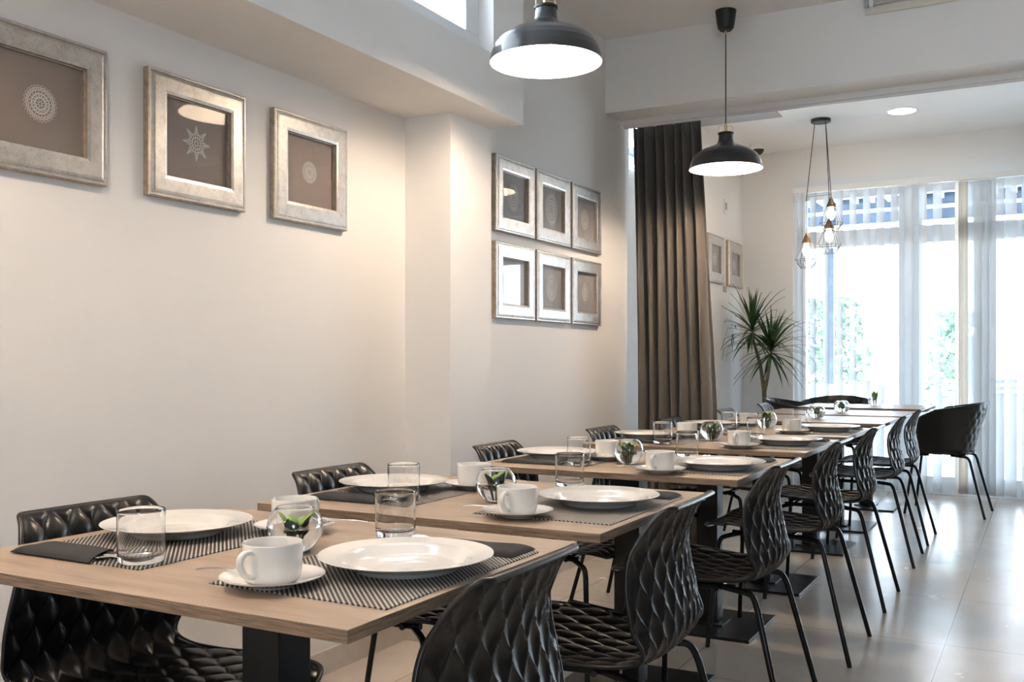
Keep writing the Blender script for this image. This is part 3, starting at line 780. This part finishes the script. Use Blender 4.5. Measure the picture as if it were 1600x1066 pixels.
def sprig(seed, n=9, spread=.030, h0=.028, top=.075):
    random.seed(seed); e = empty('green_sprig'); lf = MB(); stq = MB()
    for i in range(n):
        a = 2*PI*i/n + random.uniform(-.4, .4); tilt = random.uniform(.35, 1.0)
        ht = random.uniform(.78, 1.0)*top; rr = spread*tilt*min(1, .75+.3*random.random())
        b0 = Vector((.006*math.cos(a), .006*math.sin(a), .010)); tip = Vector((rr*math.cos(a), rr*math.sin(a), ht))
        ro = b0.lerp(tip, .42); ro.x *= .8; ro.y *= .8
        stq.tube([b0, ro], .0013, 5)
        d = (tip-ro); side = d.cross(Vector((0,0,1)))
        side = side.normalized() if side.length > 1e-4 else Vector((1,0,0))
        nn = side.cross(d).normalized(); wd = random.uniform(.0105, .0155)
        def fn(u, v_):
            p = ro + d*v_ + nn*(.006*math.sin(v_*PI)) ; w_ = wd*math.sin(PI*min(1, v_*.92+.06))**.7
            return tuple(p + side*((2*u-1)*w_) + nn*(-.004*abs(2*u-1)))
        lf.grid(fn, 5, 9)
    lf.build('leaves', M['leaf'], e, smooth=60); stq.build('stems', M['leaf'], e, smooth=60)
    return e
def teaspoon():
    mb = MB()
    def handle(u, v_):
        w_ = .0022 + .0028*v_**2; y = (2*u-1)*w_; return (-.015-.085*v_, y, .004 + .004*math.sin(v_*PI) + .0)
    mb.grid(handle, 4, 14)
    def bowl(u, v_):
        a = 2*PI*u; return (.008+ .022*v_*math.cos(a), .0135*v_*math.sin(a), .0035-.005*(1-v_*v_)+.001)
    mb.grid(bowl, 24, 6)
    o = mb.build('teaspoon', M['steel'], smooth=60); md = o.modifiers.new('thickness', 'SOLIDIFY'); md.thickness = .0014; return o
def fork():
    mb = MB()
    mb.grid(lambda u, v_: (-.12+.11*v_, (2*u-1)*(.0045-.0025*v_), .003*math.sin(v_*PI)), 4, 12)
    mb.grid(lambda u, v_: (-.01+.028*v_, (2*u-1)*(.002+.0095*v_**.7), .004*v_), 6, 8)
    for i in range(4):
        y0 = -.0095+i*.00633
        mb.grid(lambda u, v_, y0=y0: (.018+.042*v_, y0+(2*u-1)*.0017*(1-.4*v_), .004+.004*math.sin(v_*PI*.7)), 3, 8)
    o = mb.build('fork', M['steel'], smooth=60); md = o.modifiers.new('thickness', 'SOLIDIFY'); md.thickness = .0016; return o
def knife():
    mb = MB()
    mb.grid(lambda u, v_: (-.12+.10*v_, (2*u-1)*.0048, .002), 3, 4)
    mb.grid(lambda u, v_: (-.02+.09*v_, -.004+ (2*u-1)*.0075*math.sqrt(max(.03, 1-v_**5)) , .002), 4, 14)
    o = mb.build('knife', M['steel'], smooth=60); md = o.modifiers.new('thickness', 'SOLIDIFY'); md.thickness = .002; return o
def napkin():
    L, W = .205, .088
    def h(x, y):
        a = max(0, 1-(abs(2*x/L))**8)*max(0, 1-(abs(2*y/W))**5)
        return .0085*a**.5*(1+.10*math.sin(x*45+y*30)+.07*math.sin(x*17-y*80)) * (1-.25*(x/L))
    mb = MB()
    def fn(sg):
        def g(u, v_):
            x = (u-.5)*L; y = (v_-.5)*W
            if x > 0: x -= .045*(x/(L/2))*(v_ if sg > 0 else 0)*1.0   # slanted open end
            return (x, y, .0012+h(x, y) if sg > 0 else .0008)
        return g
    mb.grid(fn(1), 48, 26)
    mb.grid(lambda u, v_: ((u-.5)*L*.985, (v_-.5)*W*.99, .001 + .0035*max(0, 1-abs(2*u-1)**8)*max(0, 1-abs(2*v_-1)**6)), 30, 20)
    mb.grid(lambda u, v_: ((u-.5)*L, (v_-.5)*W, .0004), 2, 2)
    return mb.build('napkin', M['napkin'], smooth=60)

PR = dict(plate=Proto(plate()), saucer=Proto(saucer()), cup=Proto(cup()), glass=Proto(tumbler()), mat=Proto(mat_()), vase=Proto(vase()),
          spoon=Proto(teaspoon()), fork=Proto(fork()), knife=Proto(knife()), napkin=Proto(napkin()))
TOP = .75
SIDE = ['aisle', 'wall']
random.seed(3)
# per table and side: offsets measured from the photograph (x, y of plate, cup, glass)
SET = {
 (0,0): dict(plate=(-.915,1.318), cup=(-1.025,1.125), glass=(-1.100,1.548)), (0,1): dict(plate=(-1.495,1.372), cup=(-1.310,1.500), glass=(-1.335,1.147)),
 (1,0): dict(plate=(-.928,2.128), cup=(-1.010,1.875), glass=(-1.125,2.385)), (1,1): dict(plate=(-1.505,2.110), cup=(-1.335,2.235), glass=(-1.365,1.955)),
 (2,0): dict(plate=(-.905,3.020), cup=(-1.025,2.810), glass=(-1.110,3.320)), (2,1): dict(plate=(-1.500,3.080), cup=(-1.318,3.105), glass=(-1.335,2.900)),
 (3,0): dict(plate=(-.930,4.030), cup=(-1.050,3.765), glass=(-1.120,4.280)), (3,1): dict(plate=(-1.540,4.050), cup=(-1.395,4.170), glass=(-1.375,3.800)),
 (4,0): dict(plate=(-.925,4.900), cup=(-1.045,4.640), glass=(-1.110,5.120)), (4,1): dict(plate=(-1.510,4.900), cup=(-1.370,5.080), glass=(-1.360,4.700)),
}
for i in range(5):
    for sd in (0, 1):
        S_ = SET[(i, sd)]; Y_ = TY[i]; s = 1 if sd == 0 else -1
        where = '%s side of the %s table' % (SIDE[sd], ORD[i])
        rz = 0 if sd == 0 else PI
        mx_ = (-.955, Y_+.33) if sd == 0 else (-1.465, Y_+.342)
        if i == 0: mx_ = (-.955, 1.318) if sd == 0 else (-1.455, 1.332)
        PR['mat'].place((mx_[0], mx_[1], TOP), rz, 'dark grey woven placemat on the ' + where, 'placemat', 'woven placemats under the place settings')
        z1 = TOP+.0021
        PR['plate'].place((*S_['plate'], z1), 0, 'white round dinner plate on the ' + where, 'plate', 'white dinner plates')
        cx, cy = S_['cup']
        PR['saucer'].place((cx, cy, z1), 0, 'white saucer under the cup, ' + where, 'saucer', 'white saucers')
        PR['cup'].place((cx, cy, z1+.0036), PI/2 + rz, 'white porcelain coffee cup, ' + where, 'cup', 'white coffee cups')
        PR['spoon'].place((cx-.030*s, cy-.045*s if sd else cy-.01, z1+.0125), rz + (.15 if sd == 0 else .35), 'steel teaspoon lying on the saucer, ' + where, 'spoon', 'teaspoons on the saucers')
        gx, gy = S_['glass']
        PR['glass'].place((gx, gy, z1), random.uniform(0, 3), 'clear empty water tumbler, ' + where, 'glass', 'clear water tumblers')
        nx, ny = (-.905, Y_+.545) if sd == 0 else (-1.500, Y_+.150)
        if i == 0 and sd == 0: nx, ny = -.905, 1.515
        if i == 0 and sd == 1: nx, ny = -1.505, 1.140
        PR['napkin'].place((nx, ny, z1), rz+PI if sd == 0 else 0, 'folded charcoal napkin pouch, ' + where, 'napkin', 'charcoal cutlery napkins')
        PR['knife'].place((nx-s*.075, ny-.012*s, z1+.0012), rz+PI if sd == 0 else 0, 'steel knife in the napkin, ' + where, 'knife', 'knives in the napkins')
        PR['fork'].place((nx-s*.085, ny+.016*s, z1+.0015), (rz+PI if sd == 0 else 0)+.12, 'steel fork in the napkin, ' + where, 'fork', 'forks in the napkins')
VS = [(-1.178,1.350), (-1.168,2.060), (-1.210,3.020), (-1.255,4.080), (-1.240,4.960), (-1.185,5.900), (-1.175,6.640), (-1.135,7.76)]
for i, (x, y) in enumerate(VS):
    PR['vase'].place((x, y, TOP+.0002), 0, 'round clear glass vase on the %s table' % ORD[i], 'vase', 'round glass vases down the tables')
    sp_ = sprig(20+i, n=(7, 8, 11, 10, 9, 8, 7, 12)[i], spread=(.040, .036, .034, .034, .036, .03, .026, .036)[i], top=(.074, .080, .078, .075, .088, .076, .074, .112)[i])
    sp_.location = (x, y, TOP+.0002)
    tag(sp_, 'green leafy sprig in the glass vase on the %s table' % ORD[i], 'plant', 'green sprigs in the vases')

# ------------------------------------------------------------------ tall plant in the corner
pl = empty('potted_dracaena', (-2.06, 8.15, 0)); tag(pl, 'tall dracaena with two spiky drooping crowns in the far corner', 'plant')
MB().lathe([(.0001, 0), (.11, 0), (.125, .02), (.155, .30), (.160, .31), (.150, .31), (.146, .27), (.0001, .268)], 40).build('pot', M['pot'], pl, smooth=40)
MB().lathe([(.0001, .275), (.145, .272)], 30).build('soil', M['soil'], pl)
MB().tube([(0, 0, .27), (.01, 0, .55), (0, -.01, .85), (-.03, -.01, 1.05), (-.10, -.01, 1.30)], [.022, .02, .018, .014, .011], 10).build('stem', M['stem'], pl, smooth=60)
MB().tube([(0, -.01, .82), (.03, -.02, .95), (.06, -.02, 1.14)], [.016, .014, .011], 10).build('stem', M['stem'], pl, smooth=60)
def crown(cx, cy, cz, n, sd):
    random.seed(sd); mb = MB()
    for i in range(n):
        a = 2*PI*i*.382 + random.uniform(-.2, .2); lv = i/n
        el = math.radians(85 - 120*lv + random.uniform(-12, 12)); L = random.uniform(.30, .43)*(.8 if lv < .15 else 1)
        p = Vector((cx, cy, cz + .09*(1-lv))); d = Vector((math.cos(el)*math.cos(a), math.cos(el)*math.sin(a), math.sin(el)))
        side = Vector((-math.sin(a), math.cos(a), 0)); n_ = 12; vs = []; fs = []; wd = random.uniform(.009, .013)
        for j in range(n_+1):
            t = j/n_; w_ = wd*math.sin(PI*min(1, .12+.88*t))**.6*(1-t**5)
            q = Vector((max(-.295, p.x), min(.455, p.y), p.z))
            up = side.cross(d).normalized()
            vs += [q-side*w_+up*.002, q-up*.001, q+side*w_+up*.002]
            if j < n_: 
                b0 = 3*j; fs += [(b0, b0+1, b0+4, b0+3), (b0+1, b0+2, b0+5, b0+4)]
            p = p + d*(L/n_); d = (d + Vector((0, 0, -.17*t*(1.3 - abs(d.z)*.6)))).normalized()
        mb.add(vs, fs)
    mb.build('leaf_crown', M['palm'], pl, smooth=60)
crown(-.10, -.01, 1.30, 60, 4)
crown(.06, -.02, 1.14, 70, 5)
